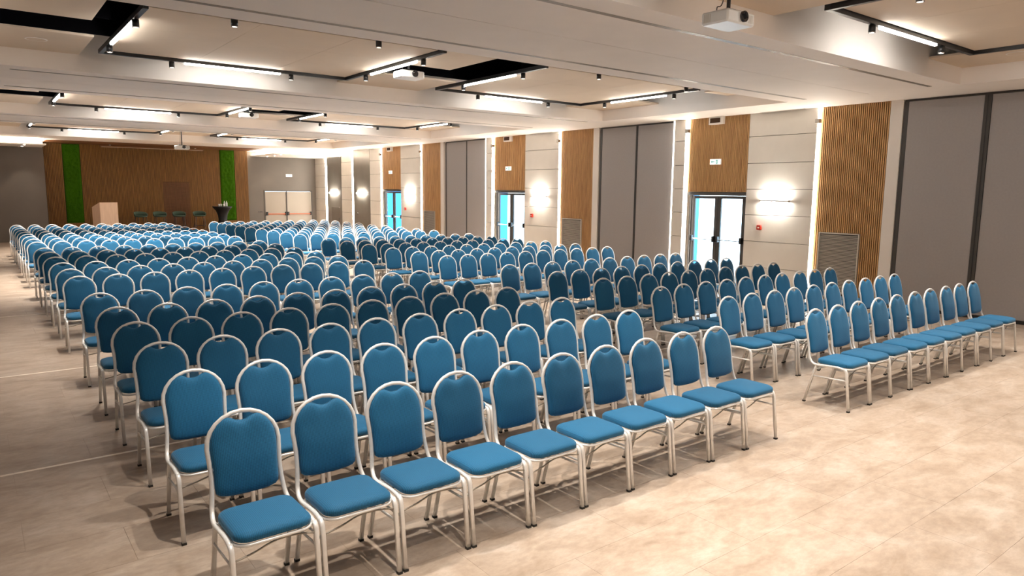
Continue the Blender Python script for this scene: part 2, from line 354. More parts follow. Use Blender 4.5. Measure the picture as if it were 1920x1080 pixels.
def slat_panel(y0, y1, z0, z1, label, mat='slat', back='slatback', single=True, cut=None):
    t = thing('slat_panel', label, 'wood panel', (XR, (y0 + y1) / 2, z0), group='oak slat wall panels')
    h = (y1 - y0) / 2; H_ = z1 - z0
    obj('backing', B(0.024, 0.055, -h, h, 0, H_), back, t)
    p = 0.0378; n = int((y1 - y0) / p); p = (y1 - y0) / n; mbj = MB()
    for i in range(n):
        y = -h + (i + 0.5) * p; lo = 0.0
        if cut and cut[0] - 0.01 < (y0 + y1) / 2 + y < cut[1] + 0.01: lo = cut[2] - z0
        if single:
            key = (round(H_ - lo, 3), mat)
            if key not in slat_meshes: slat_meshes[key] = MB().cbox(-0.012, 0.024, -0.0105, 0.0105, 0, H_ - lo, 0.0025).mesh('slat', mat)
            link('slat', slat_meshes[key], t, (0, y, lo))
        else: mbj.box(-0.012, 0.024, y - 0.0105, y + 0.0105, lo, H_)
    if not single: tag(obj('slat_field', mbj, mat, t), kind='stuff')
    return t
louver_me = MB().add([(0.0, 0, 0), (0.018, 0, 0.012), (0.018, 0, 0.015), (0.0, 0, 0.004), (0.0, 0.8, 0), (0.018, 0.8, 0.012), (0.018, 0.8, 0.015), (0.0, 0.8, 0.004)],
    [(0, 1, 2, 3), (7, 6, 5, 4), (0, 4, 5, 1), (1, 5, 6, 2), (2, 6, 7, 3), (3, 7, 4, 0)]).mesh('louver', 'grille')
def grille(y0, y1, label):
    t = thing('air_grille', label, 'air grille', (XR - 0.010, y0, 0), group='louvred wall grilles'); w = y1 - y0; z1 = 1.33
    for r in ((-0.025, 0.025, -0.0, w, z1 - 0.022, z1), (-0.025, 0.025, 0, 0.022, 0.16, z1 - 0.022), (-0.025, 0.025, w - 0.022, w, 0.16, z1 - 0.022), (-0.025, 0.025, 0, w, 0.138, 0.16)):
        obj('frame', B(*r), 'grille', t)
    obj('backing', B(0.018, 0.024, 0.022, w - 0.022, 0.16, z1 - 0.022), 'plate', t)
    n = 40; s = (w - 0.048) / 0.8
    for i in range(n):
        o = link('louver', louver_me, t, (-0.018, 0.024, 0.166 + i * (z1 - 0.2) / n)); o.scale = (1, s, 1)
def exit_door(n, y0, y1, w, rv):
    d = tag(link('door_%d' % n, None, None, (XR + 0.06, y0, 0)), 'glazed double exit door with panic bars, %s on the right wall' % w, kind='structure')
    W = y1 - y0; Hd = 2.08; m = W / 2
    for r in ((0.0, 0.09, 0, 0.055, 0, Hd), (0.0, 0.09, W - 0.055, W, 0, Hd), (0.0, 0.09, 0.055, W - 0.055, Hd - 0.055, Hd)): obj('frame', CB(*r, 0.004), 'frame', d)
    for a, b in ((0.06, m - 0.003), (m + 0.003, W - 0.06)):
        lf = tag(link('leaf', None, d), None)
        for r in ((a, a + 0.085, 0.01, Hd - 0.06), (b - 0.085, b, 0.01, Hd - 0.06), (a + 0.085, b - 0.085, 0.01, 0.10), (a + 0.085, b - 0.085, Hd - 0.125, Hd - 0.06)):
            obj('stile', CB(0.015, 0.07, r[0], r[1], r[2], r[3], 0.004), 'frame', lf)
        obj('pane', B(0.04, 0.046, a + 0.08, b - 0.08, 0.09, Hd - 0.115), 'glass', lf)
        bar = obj('panic_bar', MB().tube([(-0.05, a + 0.05, 1.02), (-0.05, b - 0.05, 1.02)], 0.013, n=8), 'chrome', lf)
        for y in (a + 0.05, b - 0.05): obj('bar_bracket', CB(-0.065, 0.016, y - 0.03, y + 0.03, 0.96, 1.10, 0.008), 'black', lf)
    # outside reveal on the far jamb, and the sill
    obj('reveal', B(0.095, 0.095 + rv, W - 0.012, W + 0.004, 0.0, 2.07), 'bluewall', d)
    return d
def exit_sign(loc, label, rz=0.0, lit=True):
    t = thing('exit_sign', label, 'exit sign', loc, rz, group='emergency exit signs')
    obj('casing', CB(-0.03, 0.0, -0.15, 0.15, -0.065, 0.065, 0.004), 'white', t)
    obj('face', B(-0.032, -0.03, -0.142, 0.142, -0.057, 0.057), 'sign', t)
    f = MB(); x = -0.0335                              # running figure and arrow, flat print
    def quad(pts): f.add([(x, p[0], p[1]) for p in pts], [tuple(range(len(pts)))])
    quad([(-.015, -.045), (-.065, -.045), (-.065, .045), (-.015, .045)])
    quad([(.02, -.008), (.08, -.008), (.08, .008), (.02, .008)]); quad([(.08, -.03), (.12, 0), (.08, .03)])
    obj('pictogram', f, 'signgreen', t)
    g = MB(); x = -0.0342
    quad([(-.03, -.035), (-.038, -.035), (-.045, .01), (-.036, .01)]); quad([(-.045, .022), (-.034, .022), (-.034, .034), (-.045, .034)])
    g.add([(x, -.03, -.035), (x, -.04, -.035), (x, -.048, .015), (x, -.036, .015)], [(0, 1, 2, 3)]); g.add([(x, -.047, .02), (x, -.036, .02), (x, -.036, .032), (x, -.047, .032)], [(0, 1, 2, 3)])
    obj('figure', g, 'sign', t)
def sconce(y, label, L_=0.66, z=1.93, x=XR):
    t = thing('wall_sconce', label, 'wall lamp', (x, y, z), group='linear up-and-down wall lamps'); h = L_ / 2
    obj('body', CB(-0.085, 0.0, -h, h, -0.018, 0.018, 0.003), 'alu_dark', t)
    obj('upper_diffuser', B(-0.07, -0.03, -h + 0.03, h - 0.03, 0.0182, 0.0205), 'sconce', t); obj('lower_diffuser', B(-0.07, -0.03, -h + 0.03, h - 0.03, -0.0205, -0.0182), 'sconce', t)
def alarm(y, label):
    t = thing('fire_call_point', label, 'fire alarm', (XR - 0.036, y, 1.36), group='red fire alarm call points')
    obj('housing', CB(-0.05, 0.0, -0.05, 0.05, -0.05, 0.05, 0.006), 'red', t); obj('push_plate', B(-0.0515, -0.05, -0.022, 0.022, -0.018, 0.008), 'white', t); obj('top_bar', B(-0.0515, -0.05, -0.04, 0.04, 0.03, 0.042), 'black', t)
def cube_lamp(y, label, x=XR):
    t = thing('wall_spotlight', label, 'spotlight', (x - 0.032, y, 3.51), group='small cube lamps on the LED strips')
    obj('body', CB(-0.11, -0.02, -0.045, 0.045, -0.045, 0.045, 0.005), 'alu_dark', t); obj('bracket', B(-0.02, 0.0, -0.02, 0.02, -0.03, 0.03), 'black', t)
def partition(y0, y1, mid, label, posts):
    t = thing('movable_partition', label, 'partition', (XR, y0, 0), group='grey movable partitions'); W = y1 - y0
    obj('head_rail', B(0.02, 0.055, 0, W, ZC - 0.035, ZC - 0.002), 'dkgrey', t)
    prev = 0.0
    for m in list(mid) + [W]:
        obj('panel', CB(0.0, 0.05, prev + (posts if prev else 0.0), m - (posts if m < W else 0.075), 0.06, ZC - 0.04, 0.004), 'grey', t)
        if m < W: obj('post', B(-0.012, 0.05, m - posts + 0.004, m + posts - 0.004, 0.0, ZC - 0.04), 'dkgrey', t); obj('seal', B(-0.016, -0.012, m - 0.006, m + 0.006, 0.0, ZC - 0.04), 'black', t)
        prev = m
    obj('jamb', B(0.0, 0.05, W - 0.072, W, 0.0, ZC - 0.04), 'dkgrey', t)
    obj('bottom_seal', B(0.006, 0.05, 0, W - 0.075, 0.0, 0.058), 'black', t)
PER = (0.0, 7.77, 15.60)
for m, s in enumerate(PER):
    w = MODN[m]
    if m == 0: partition(YF + 0.05, 6.03, (1.45 - YF, 4.70 - YF - 0.05), 'pair of tall grey partition panels nearest the camera on the right wall', 0.055)
    elif m == 1: partition(11.27, 13.78, (12.47 - 11.27,), 'tall grey two-leaf partition between the nearest and middle exit doors', 0.03)
    else: partition(19.07, 21.55, (20.20 - 19.07,), 'tall grey two-leaf partition between the middle and farthest exit doors', 0.018)
    tag(obj('trim_%d' % (5 + m), CB(XR - 0.02, XR + 0.055, 6.04 + s, 6.26 + s, 0, ZC, 0.004), 'white'), 'white pilaster beside the %s oak slat panel' % w, kind='structure')
    slat_panel(6.265 + s, 7.57 + s, 0.08, ZC, 'tall oak slat panel with air grille, %s on the right wall' % w, single=m < 2, cut=(6.64 + s, 7.48 + s, 1.335))
    grille(6.65 + s, 7.47 + s, 'grey louvred air grille in the %s tall oak slat panel' % w)
    led_strip(7.585 + s, 7.635 + s, XR - 0.03, 'vertical LED strip left of the %s tall oak slat panel' % w)
    boards(7.65 + s, 9.19 + s, XR - 0.035)
    sconce(8.47 + s, 'linear wall lamp on cream boards right of the %s exit door' % w, x=XR - 0.036)
    alarm(8.81 + s, 'red fire call point right of the %s exit door' % w)
    cube_lamp(7.60 + s, 'small dark cube lamp atop the LED strip of the %s tall slat panel' % w)
    exit_door(1 + m, 9.205 + s, 10.785 + s, w, (0.26, 0.36, 0.85)[m])
    obj('lintel', CB(XR + 0.0, XR + 0.058, 9.205 + s, 10.79 + s, 2.03, 2.10, 0.004), 'dkgrey', wall_r)
    slat_panel(9.21 + s, 10.80 + s, 2.11, ZC, 'oak slat panel above the %s exit door' % w, single=m < 2)
    exit_sign((XR - 0.014, 10.03 + s, 2.785), 'lit white exit sign above the %s exit door' % w)
    led_strip(10.815 + s, 10.885 + s, XR - 0.03, 'vertical LED strip left of the %s exit door' % w)
    cube_lamp(10.80 + s, 'small dark cube lamp atop the LED strip left of the %s exit door' % w)
    t = thing('wall_box', 'small white box with dark front high above the %s exit door' % w, 'wall box', (XR - 0.012, 10.03 + s, 3.70), group='white boxes above exit doors')
    obj('casing', CB(-0.09, -0.002, -0.19, 0.19, -0.09, 0.08, 0.006), 'white', t); obj('dark_front', B(-0.0925, -0.09, -0.12, 0.15, -0.055, 0.05), 'slatback', t)
    t = thing('slot_diffuser', 'short dark slot above the cream boards right of the %s exit door' % w, 'air diffuser', (XR - 0.06, 8.4 + s, ZC), group='short wall-edge slots')
    obj('slot', B(-0.035, 0.01, -0.5, 0.5, -0.008, -0.001), 'blind', t); obj('frame', MB().box(-0.043, -0.035, -0.51, 0.51, -0.01, 0).box(-0.035, 0.01, -0.51, -0.5, -0.01, 0).box(-0.035, 0.01, 0.5, 0.51, -0.01, 0), 'ceil', t)
for m in (0, 1):
    s = PER[m]; boards(10.90 + s, 11.225 + s, XR - 0.05)
    led_strip(11.232 + s, 11.262 + s, XR - 0.05, 'vertical LED strip washing the grey partition beyond the %s exit door' % MODN[m], mat='wash')
# far end of the right wall
boards(26.52, 27.55); led_strip(27.56 + 1.64, 27.56 + 1.76, XR + 0.005, 'vertical LED strip between the farthest grey panels, nearer one')
t8 = tag(obj('trim_8', CB(XR, XR + 0.055, 27.57, 29.18, 0, ZC, 0.004), 'brushed'), 'satin grey wall panel with a lamp, nearer of two', kind='structure')
sconce(28.35, 'linear wall lamp on the nearer satin grey panel', 0.9)
boards(29.34, 30.45)
tag(obj('trim_9', CB(XR, XR + 0.055, 30.48, 32.08, 0, ZC, 0.004), 'brushed'), 'satin grey wall panel with a lamp, by the back corner', kind='structure')
sconce(31.3, 'linear wall lamp on the satin grey panel by the back corner', 0.95)
t = thing('wall_hatch', 'plain grey hatch low on the satin grey panel by the back corner', 'hatch', (XR, 31.13, 0)); obj('leaf', CB(-0.012, 0.0, -0.48, 0.48, 0.02, 1.28, 0.004), 'wallgrey', t); obj('handle', CB(-0.03, -0.012, -0.42, -0.36, 0.7, 0.78, 0.004), 'plate', t)
led_strip(32.12, 32.26, XR + 0.005, 'vertical LED strip beside the back corner cream boards')
boards(32.30, YB)
obj('knob', MB().lathe([(0.01, 0), (0.05, 0.02), (0.05, 0.05), (0.02, 0.06)], 12), 'plate', t8, (XR, 28.75, 1.05)).rotation_euler = (0, -math.pi / 2, 0)
tag(obj('baseboard_right', MB().box(XR - 0.012, XR, 6.27, 7.57, 0.0, 0.075).box(XR - 0.012, XR, 14.05, 15.33, 0, 0.075).box(XR - 0.012, XR, 21.88, 23.16, 0, 0.075).box(XR - 0.012, XR, 26.5, 33.4, 0, 0.075), 'plate'), 'dark low skirting along the right wall', kind='structure')

# ------------------------------------------------------------------ other walls
tag(obj('wall_left', B(XL - 0.15, XL, YF, YB, 0, ZC), 'grey'), 'plain grey left wall', kind='structure')
tag(obj('wall_front', B(XL, XR, YF - 0.15, YF, 0, ZC), 'cream'), 'plain cream wall behind the camera', kind='structure')
SL, SR, SY, SF = 2.34, 10.12, 33.0, 0.30                # stage: left, right, slat wall, platform height
tag(obj('wall_back_left', B(XL, SL - 0.003, 32.4, YB + 0.2, 0, ZC), 'wallgrey'), 'grey back wall left of the stage', kind='structure')
tag(obj('wall_back_stage', B(SL, SR, SY + 0.06, YB + 0.2, 0, ZC), 'wallgrey'), 'hidden wall behind the stage slats', kind='structure')
tag(obj('wall_back_right', MB().box(SR + 0.005, 11.0, YB, YB + 0.2, 0, ZC).box(13.28, XR + 0.1, YB, YB + 0.2, 0, ZC).box(11.0, 13.28, YB, YB + 0.2, 2.0, ZC), 'wallgrey'), 'grey back wall right of the stage', kind='structure')
# stage slats
def stage_panel(x0, x1, z0, z1, label):
    t = thing('slat_panel', label, 'wood panel', ((x0 + x1) / 2, SY, z0), group='stage slat panels'); h = (x1 - x0) / 2; H_ = z1 - z0
    obj('backing', B(-h, h, 0.02, 0.055, 0, H_), 'stagedark', t)
    mb = MB(); n = int((x1 - x0) / 0.05)
    for i in range(n):
        x = -h + (i + 0.5) * (x1 - x0) / n; mb.box(x - 0.0155, x + 0.0155, -0.008, 0.02, 0, H_)
    tag(obj('slat_field', mb, 'stagewood', t), kind='stuff')
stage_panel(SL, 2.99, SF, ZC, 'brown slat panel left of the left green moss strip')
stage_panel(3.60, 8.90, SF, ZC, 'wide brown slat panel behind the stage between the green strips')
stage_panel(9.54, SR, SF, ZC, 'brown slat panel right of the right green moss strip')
for x0, x1, w in ((3.00, 3.59, 'left'), (8.91, 9.53, 'right')):
    t = thing('moss_panel', 'vertical green moss strip on the %s of the stage wall' % w, 'moss panel', ((x0 + x1) / 2, SY, 0.66), group='green moss strips')
    h = (x1 - x0) / 2; nx_, nz = 14, 66; mb = MB(); vs = []; fs = []
    for j in range(nz + 1):
        for i in range(nx_ + 1):
            ed = i in (0, nx_) or j in (0, nz)
            vs.append((-h + 2 * h * i / nx_, 0.0 if ed else -0.012 - random.random() * 0.03, 3.10 * j / nz))
    for j in range(nz):
        for i in range(nx_): a = j * (nx_ + 1) + i; fs.append((a, a + 1, a + nx_ + 2, a + nx_ + 1))
    mb.add(vs, fs); obj('moss', mb, 'moss', t, smooth=True); obj('tray', B(-h, h, 0.0, 0.05, 0, 3.10), 'stagedark', t)
    obj('kick_board', B(-h, h, -0.005, 0.05, SF - 0.66, -0.002), 'stagewood', t)
d5 = tag(link('door_5', None, None, (7.09, SY - 0.0085, SF)), 'flush slatted door in the wide stage panel', kind='structure')
mb = MB()
_n = int((8.90 - 3.60) / 0.05)
for i in range(_n):
    x = 3.60 + (i + 0.5) * (8.90 - 3.60) / _n - 7.09
    if abs(x) < 0.53: mb.box(x - 0.0155, x + 0.0155, -0.006, 0.0, 0, 2.02)
tag(obj('slat_field', mb, 'platform', d5), kind='stuff'); obj('head_rail', B(-0.545, 0.545, -0.006, 0.0, 2.024, 2.04), 'stagedark', d5)
tag(obj('trim_10', B(SL, SR, 30.85, SY, ZC - 0.012, ZC - 0.001), 'stageceil'), 'brown wooden soffit over the stage', kind='structure')
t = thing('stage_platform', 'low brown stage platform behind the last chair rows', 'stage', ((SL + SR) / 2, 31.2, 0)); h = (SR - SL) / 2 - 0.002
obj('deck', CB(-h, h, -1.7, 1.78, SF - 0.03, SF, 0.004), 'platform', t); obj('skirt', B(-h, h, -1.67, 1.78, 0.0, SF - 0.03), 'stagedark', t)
# side soffits with cove light and downlights
def soffit(n, x0, x1, y1, edge, label, spots):
    s = tag(obj('trim_%d' % n, CB(x0, x1, 30.40, y1, 3.555, 3.60, 0.004), 'ceil'), label, kind='structure')
    obj('hanger', B(x0 + (0.25 if edge == 'l' else 0), x1 - (0.25 if edge == 'r' else 0), 30.70, y1, 3.60, ZC), 'ceil', s)
    t = thing('cove_light', 'glowing cove light strip along the %s soffit' % ('right' if edge == 'l' else 'left'), 'cove light', (0, 0, 3.60), group='stage cove lights')
    a, b = x0 + (0.1 if edge == 'l' else 0), x1 - (0.1 if edge == 'r' else 0)
    obj('front_strip', B(a, b, 30.50, 30.56, 0.002, 0.05), 'cove', t)
    xs = x0 + 0.10 if edge == 'l' else x1 - 0.16
    obj('side_strip', B(xs, xs + 0.06, 30.56, y1 - 0.02, 0.002, 0.05), 'cove', t)
    for i, (x, y, w) in enumerate(spots):
        d = thing('downlight', 'small recessed downlight in the %s soffit, %s' % ('right' if edge == 'l' else 'left', w), 'downlight', (x, y, 3.555), group='soffit downlights')
        obj('ring', MB().lathe([(0.045, -0.006), (0.055, 0)], 14), 'white', d); obj('lens', MB().lathe([(0.034, -0.009), (0.034, -0.006)], 12), 'down', d)
        lo = bpy.data.objects.new('down_beam', down_data); COL.objects.link(lo); lo.parent = d; lo.location = (0, 0, -0.03)
down_data = bpy.data.lights.new('down_beam', 'SPOT'); down_data.energy = 8; down_data.color = (1, 0.86, 0.7); down_data.spot_size = math.radians(75); down_data.spot_blend = 0.6; down_data.shadow_soft_size = 0.03
soffit(11, 10.42, XR, YB, 'l', 'lowered white soffit over the back double door', ((11.02, 33.0, 'by the back wall'), (10.93, 31.75, 'middle of left file'), (10.85, 30.7, 'front left'), (12.75, 32.6, 'right')))
soffit(12, XL, 2.30, 32.4, 'r', 'lowered white soffit left of the stage', ((1.66, 31.85, 'back one'), (1.67, 30.7, 'front one')))
# back double door
d = tag(link('door_4', None, None, (11.02, YB, 0)), 'pale double fire door with orange panic bars in the back wall', kind='structure')
for r in ((-0.05, 0.0, 0, 2.0), (2.24, 2.29, 0, 2.0), (-0.05, 2.29, 1.96, 2.02)): obj('frame', B(r[0], r[1], -0.02, 0.06, r[2], r[3]), 'plate', d)
for a, b in ((0.003, 1.008), (1.016, 2.237)):
    lf = obj('leaf', CB(a, b, 0.0, 0.05, 0.008, 1.955, 0.004), 'doorleaf', d)
    obj('panic_bar', MB().tube([(a + 0.05, -0.07, 0.90), (b - 0.05, -0.07, 0.90)], 0.02), 'orange', lf)
    for x in (a + 0.05, b - 0.05): obj('bar_bracket', CB(x - 0.04, x + 0.04, -0.09, -0.001, 0.84, 1.0, 0.006), 'black', lf)
obj('meeting_rod', B(0.995, 1.03, -0.03, -0.001, 0.02, 1.99), 'black', d)
exit_sign((12.18, YB - 0.002, 2.72), 'lit white exit sign above the back double door', math.pi / 2)
t = thing('door_plate', 'small dark plate on the wall left of the back double door', 'wall plate', (10.79, YB - 0.002, 1.01)); obj('plate', CB(-0.11, 0.11, -0.02, 0, -0.03, 0.03, 0.004), 'plate', t); obj('button', B(-0.03, 0.03, -0.024, -0.02, -0.012, 0.012), 'black', t)
# screen housing under the stage soffit
t = thing('screen_housing', 'long slim white roll-up screen case hanging over the stage', 'screen case', (6.2, 32.5, 3.70))
obj('case', CB(-1.95, 1.95, -0.05, 0.05, -0.015, 0.04, 0.006), 'stageceil', t)
for x in (-1.6, 1.6): obj('bracket', B(x - 0.03, x + 0.03, -0.03, 0.03, 0.04, 0.066), 'white', t)
obj('bottom_bar', B(-1.9, 1.9, -0.012, 0.012, -0.03, -0.016), 'panel_c', t)
# outside ground
tag(obj('ground', B(XR + 0.36, XR + 14, YF - 2, YB + 8, -0.2, -0.05), 'pave'), 'pale paving outside the exit doors', kind='structure')

# ------------------------------------------------------------------ projectors
def projector(loc, label, top, rz=0.0, white='projwhite'):
    t = thing('projector', label, 'projector', loc, rz, group='ceiling projectors'); t.scale = (0.82,) * 3; top = loc[2] + (top - loc[2]) / 0.82
    b = obj('body', CB(-0.25, 0.25, -0.18, 0.18, -0.07, 0.07, 0.018), white, t)
    l = obj('lens', MB().lathe([(0.045, 0), (0.06, 0.0), (0.06, 0.03), (0.048, 0.034), (0.03, 0.026)], 20), 'lensglass', t, (0.03, -0.178, 0.012)); l.rotation_euler = (math.pi / 2, 0, 0)
    for i in range(6):
        obj('vent_slot', B(0.13 + i * 0.014, 0.137 + i * 0.014, -0.1815, -0.18, -0.045, 0.045), 'grille', t)
        obj('vent_slot', B(-0.2515, -0.25, 0.05 + i * 0.016, 0.059 + i * 0.016, -0.045, 0.045), 'grille', t)
    obj('mount_plate', CB(-0.12, 0.12, -0.1, 0.1, 0.085, 0.10, 0.003), 'black', t)
    for x, y in ((-.15, -.1), (.15, -.1), (-.15, .1), (.15, .1)): obj('mount_arm', MB().tube([(x * .5, y * .5, 0.09), (x, y, 0.085), (x, y, 0.065)], 0.008, n=6), 'black', t)
    obj('pole', MB().tube([(0, 0, 0.09), (0, 0, top - loc[2])], 0.022, n=10), 'black', t)
    obj('cable', MB().tube(catmull([(-.06, .1, .07), (-.1, .08, .14), (-.05, .03, min(.26, top - loc[2] - .02)), (-.02, .0, top - loc[2])], 6), 0.006, n=6), 'black', t)
projector((5.72, 4.20, 3.675), 'white ceiling projector on a black pole in the nearest ceiling bay', ZL, 0.0)
projector((5.72, 10.22, 3.90), 'white ceiling projector at the middle of the second ceiling bay', ZL, 0.0)
projector((5.72, 18.40, 3.90), 'white ceiling projector at the middle of the third ceiling bay', ZL, 0.0)
projector((5.62, 25.10, 3.39), 'white projector hanging low on a black pole before the stage', ZL, 0.0)

# ------------------------------------------------------------------ stage furniture
t = thing('lectern', 'pale birch lectern standing on the stage', 'lectern', (4.02, 30.55, SF), math.radians(20))
obj('front_panel', CB(-0.33, 0.33, -0.28, -0.255, 0, 1.22, 0.004), 'lectwood', t)
for x0_, x1_ in ((-0.33, -0.305), (0.305, 0.33)):
    mb = MB(); mb.add([(x0_, -0.255, 0), (x1_, -0.255, 0), (x1_, 0.28, 0), (x0_, 0.28, 0), (x0_, -0.255, 1.22), (x1_, -0.255, 1.22), (x1_, 0.28, 1.04), (x0_, 0.28, 1.04)], [(0, 3, 2, 1), (4, 5, 6, 7), (0, 1, 5, 4), (1, 2, 6, 5), (2, 3, 7, 6), (3, 0, 4, 7)])
    obj('side_panel', mb, 'lectwood', t)
mb = MB(); mb.add([(-0.305, -0.255, 1.19), (0.305, -0.255, 1.19), (0.305, 0.28, 1.01), (-0.305, 0.28, 1.01), (-0.305, -0.255, 1.215), (0.305, -0.255, 1.215), (0.305, 0.28, 1.035), (-0.305, 0.28, 1.035)], [(0, 3, 2, 1), (4, 5, 6, 7), (0, 1, 5, 4), (1, 2, 6, 5), (2, 3, 7, 6), (3, 0, 4, 7)])
obj('reading_top', mb, 'lectwood', t); obj('shelf', B(-0.305, 0.305, -0.255, 0.25, 0.7, 0.72), 'lectwood', t)
def make_stool(x, label, rz):
    t = thing('bar_stool', label, 'stool', (x, 31.6, SF), rz, group='sage bar stools on the stage')
    R = []
    for s_, z in ((0.55, 0.60), (0.95, 0.615), (1.0, 0.635), (0.98, 0.655), (0.85, 0.665), (0.4, 0.668)):
        R.append([(0.235 * s_ * math.cos(a) * 1.0, 0.21 * s_ * math.sin(a), z) for a in [2 * math.pi * i / 20 for i in range(20)]])
    obj('seat', MB().rings(R), 'stoolgreen', t, smooth=True)
    mb = MB(); n = 18; vs = []; fs = []
    for i in range(n + 1):
        a = math.radians(-25 + 230 * i / n); hh = 0.17 * math.sin(math.pi * i / n) ** 0.6 + 0.02
        for rr, z in ((1.0, 0.64), (1.06, 0.64 + hh), (0.96, 0.64 + hh), (0.9, 0.65)): vs.append((0.245 * rr * math.cos(a), 0.22 * rr * math.sin(a), z))
    for i in range(n):
        for k in range(4): fs.append((i * 4 + k, i * 4 + (k + 1) % 4, i * 4 + 4 + (k + 1) % 4, i * 4 + 4 + k))
    fs += [(0, 1, 2, 3), (n * 4 + 3, n * 4 + 2, n * 4 + 1, n * 4)]
    mb.add(vs, fs); obj('backrest', mb, 'stoolgreen', t, smooth=True)
    for sx in (-1, 1):
        for sy in (-1, 1): obj('leg', MB().tube([(0.15 * sx, 0.13 * sy, 0.61), (0.215 * sx, 0.195 * sy, 0.006)], 0.013, n=6), 'black', t)
    q = [(0.19, 0.172), (-0.19, 0.172), (-0.19, -0.172), (0.19, -0.172)]
    for i in range(4): obj('foot_rail', MB().tube([(*q[i], 0.22), (*q[(i + 1) % 4], 0.22)], 0.008, n=6), 'black', t)
for i, x in enumerate((5.40, 6.10, 6.83, 7.62)):
    make_stool(x, 'sage green bar stool on the stage, %s from the lectern' % ORD[i], (0.25, 0.05, 0.0, -0.05)[i])
TBX, TBY = 8.50, 31.4
t = thing('cocktail_table', 'high round table in black stretch cloth beside the right green strip', 'table', (TBX, TBY, SF))
obj('cloth', MB().lathe([(0.30, 0.0), (0.31, 0.02), (0.22, 0.25), (0.17, 0.45), (0.19, 0.65), (0.26, 0.83), (0.36, 0.96), (0.39, 1.0)], 28), 'spandex', t, smooth=True)
obj('table_top', MB().lathe([(0.385, 1.0), (0.395, 1.005), (0.395, 1.018), (0.385, 1.022)], 28), 'spandex', t)
ZTB = SF + 1.022
for i, (dx_, dy_, w) in enumerate(((-0.14, -0.05, 'left'), (-0.03, 0.08, 'middle'), (0.03, -0.12, 'front'))):
    t = thing('drinking_glass', 'small clear glass on the black table, %s one' % w, 'glass', (TBX + dx_, TBY + dy_, ZTB), group='glasses on the black table')
    obj('cup', MB().lathe([(0.028, 0.0), (0.034, 0.002), (0.04, 0.11), (0.036, 0.108), (0.03, 0.012)], 14), 'clear', t, smooth=True)
for i, (dx_, w) in enumerate(((0.10, 'left'), (0.19, 'right'))):
    t = thing('water_bottle', 'clear water bottle on the black table, %s one' % w, 'bottle', (TBX + dx_, TBY + 0.03, ZTB), group='bottles on the black table')
    obj('body', MB().lathe([(0.03, 0.0), (0.034, 0.01), (0.034, 0.15), (0.014, 0.19), (0.014, 0.21)], 14), 'clear', t, smooth=True); obj('cap', MB().lathe([(0.016, 0.21), (0.016, 0.23)], 12), 'white', t)

# ------------------------------------------------------------------ chairs
def fy(z):                                             # lean of the back frame
    P = [(0.42, -0.107), (0.50, -0.071), (0.60, -0.055), (0.67, -0.045), (0.78, -0.018), (0.93, 0.006)]
    if z <= P[0][0]: return P[0][1]
    for (a, b), (c, d_) in zip(P[:-1], P[1:]):
        if z <= c: return b + (d_ - b) * (z - a) / (c - a)
    return P[-1][1]
side = [(0.207, -0.452, 0.408), (0.207, -0.38, 0.417), (0.206, -0.28, 0.411), (0.203, -0.18, 0.402), (0.198, -0.125, 0.412), (0.190, -0.088, 0.455), (0.181, -0.069, 0.53), (0.178, fy(0.61), 0.61), (0.182, fy(0.69), 0.69)]
left = [(-x, y, z) for x, y, z in side]
arch = []
for i in range(0, 13):
    a = math.pi * i / 12; z = 0.742 + 0.172 * math.sin(a); arch.append((-0.186 * math.cos(a), fy(z), z))
path = catmull(left, 3)[:-1] + [Vector(left[-1])] + [Vector(p) for p in arch] + [Vector(p) for p in reversed([(x, y, z) for x, y, z in side])][:1] + catmull(list(reversed(side)), 3)[1:]
PARTS = {}
PARTS['back_frame'] = (MB().tube(path, 0.0125, 0.0105, n=8, ref=(0, 1, 0) if False else (1, 0, 0), square=False), 'alu')
# seat cushion
def rrect(hx, hy, r, n=5, bow=0.0):
    out = []
    for cx_, cy_, a0 in ((1, 1, 0), (-1, 1, 90), (-1, -1, 180), (1, -1, 270)):
        for i in range(n + 1):
            a = math.radians(a0 + 90 * i / n); x = cx_ * (hx - r) + r * math.cos(a); y = cy_ * (hy - r) + r * math.sin(a)
            if y < 0: y -= bow * (1 - (x / hx) ** 2)
            out.append((x, y))
    return out
R = []
for ins, z in ((0.012, 0.418), (0.0, 0.426), (0.0, 0.446), (0.003, 0.454), (0.010, 0.462), (0.022, 0.4685), (0.04, 0.4735), (0.07, 0.4775), (0.11, 0.4800), (0.15, 0.4810)):
    R.append([(x, y - 0.325, z) for x, y in rrect(0.192 - ins, 0.176 - ins, max(0.062 - ins * 0.4, 0.02), 5, 0.012)])
PARTS['seat'] = (MB().rings(R), 'fabric')
PARTS['seat_frame'] = (MB().tube([(x, y - 0.325, 0.4085) for x, y in rrect(0.190, 0.172, 0.06, 4, 0.012)] + [(0.190, 0.112 - 0.325, 0.4085)], 0.0085, 0.008, n=6, ref=(0, 0, 1)), 'alu')
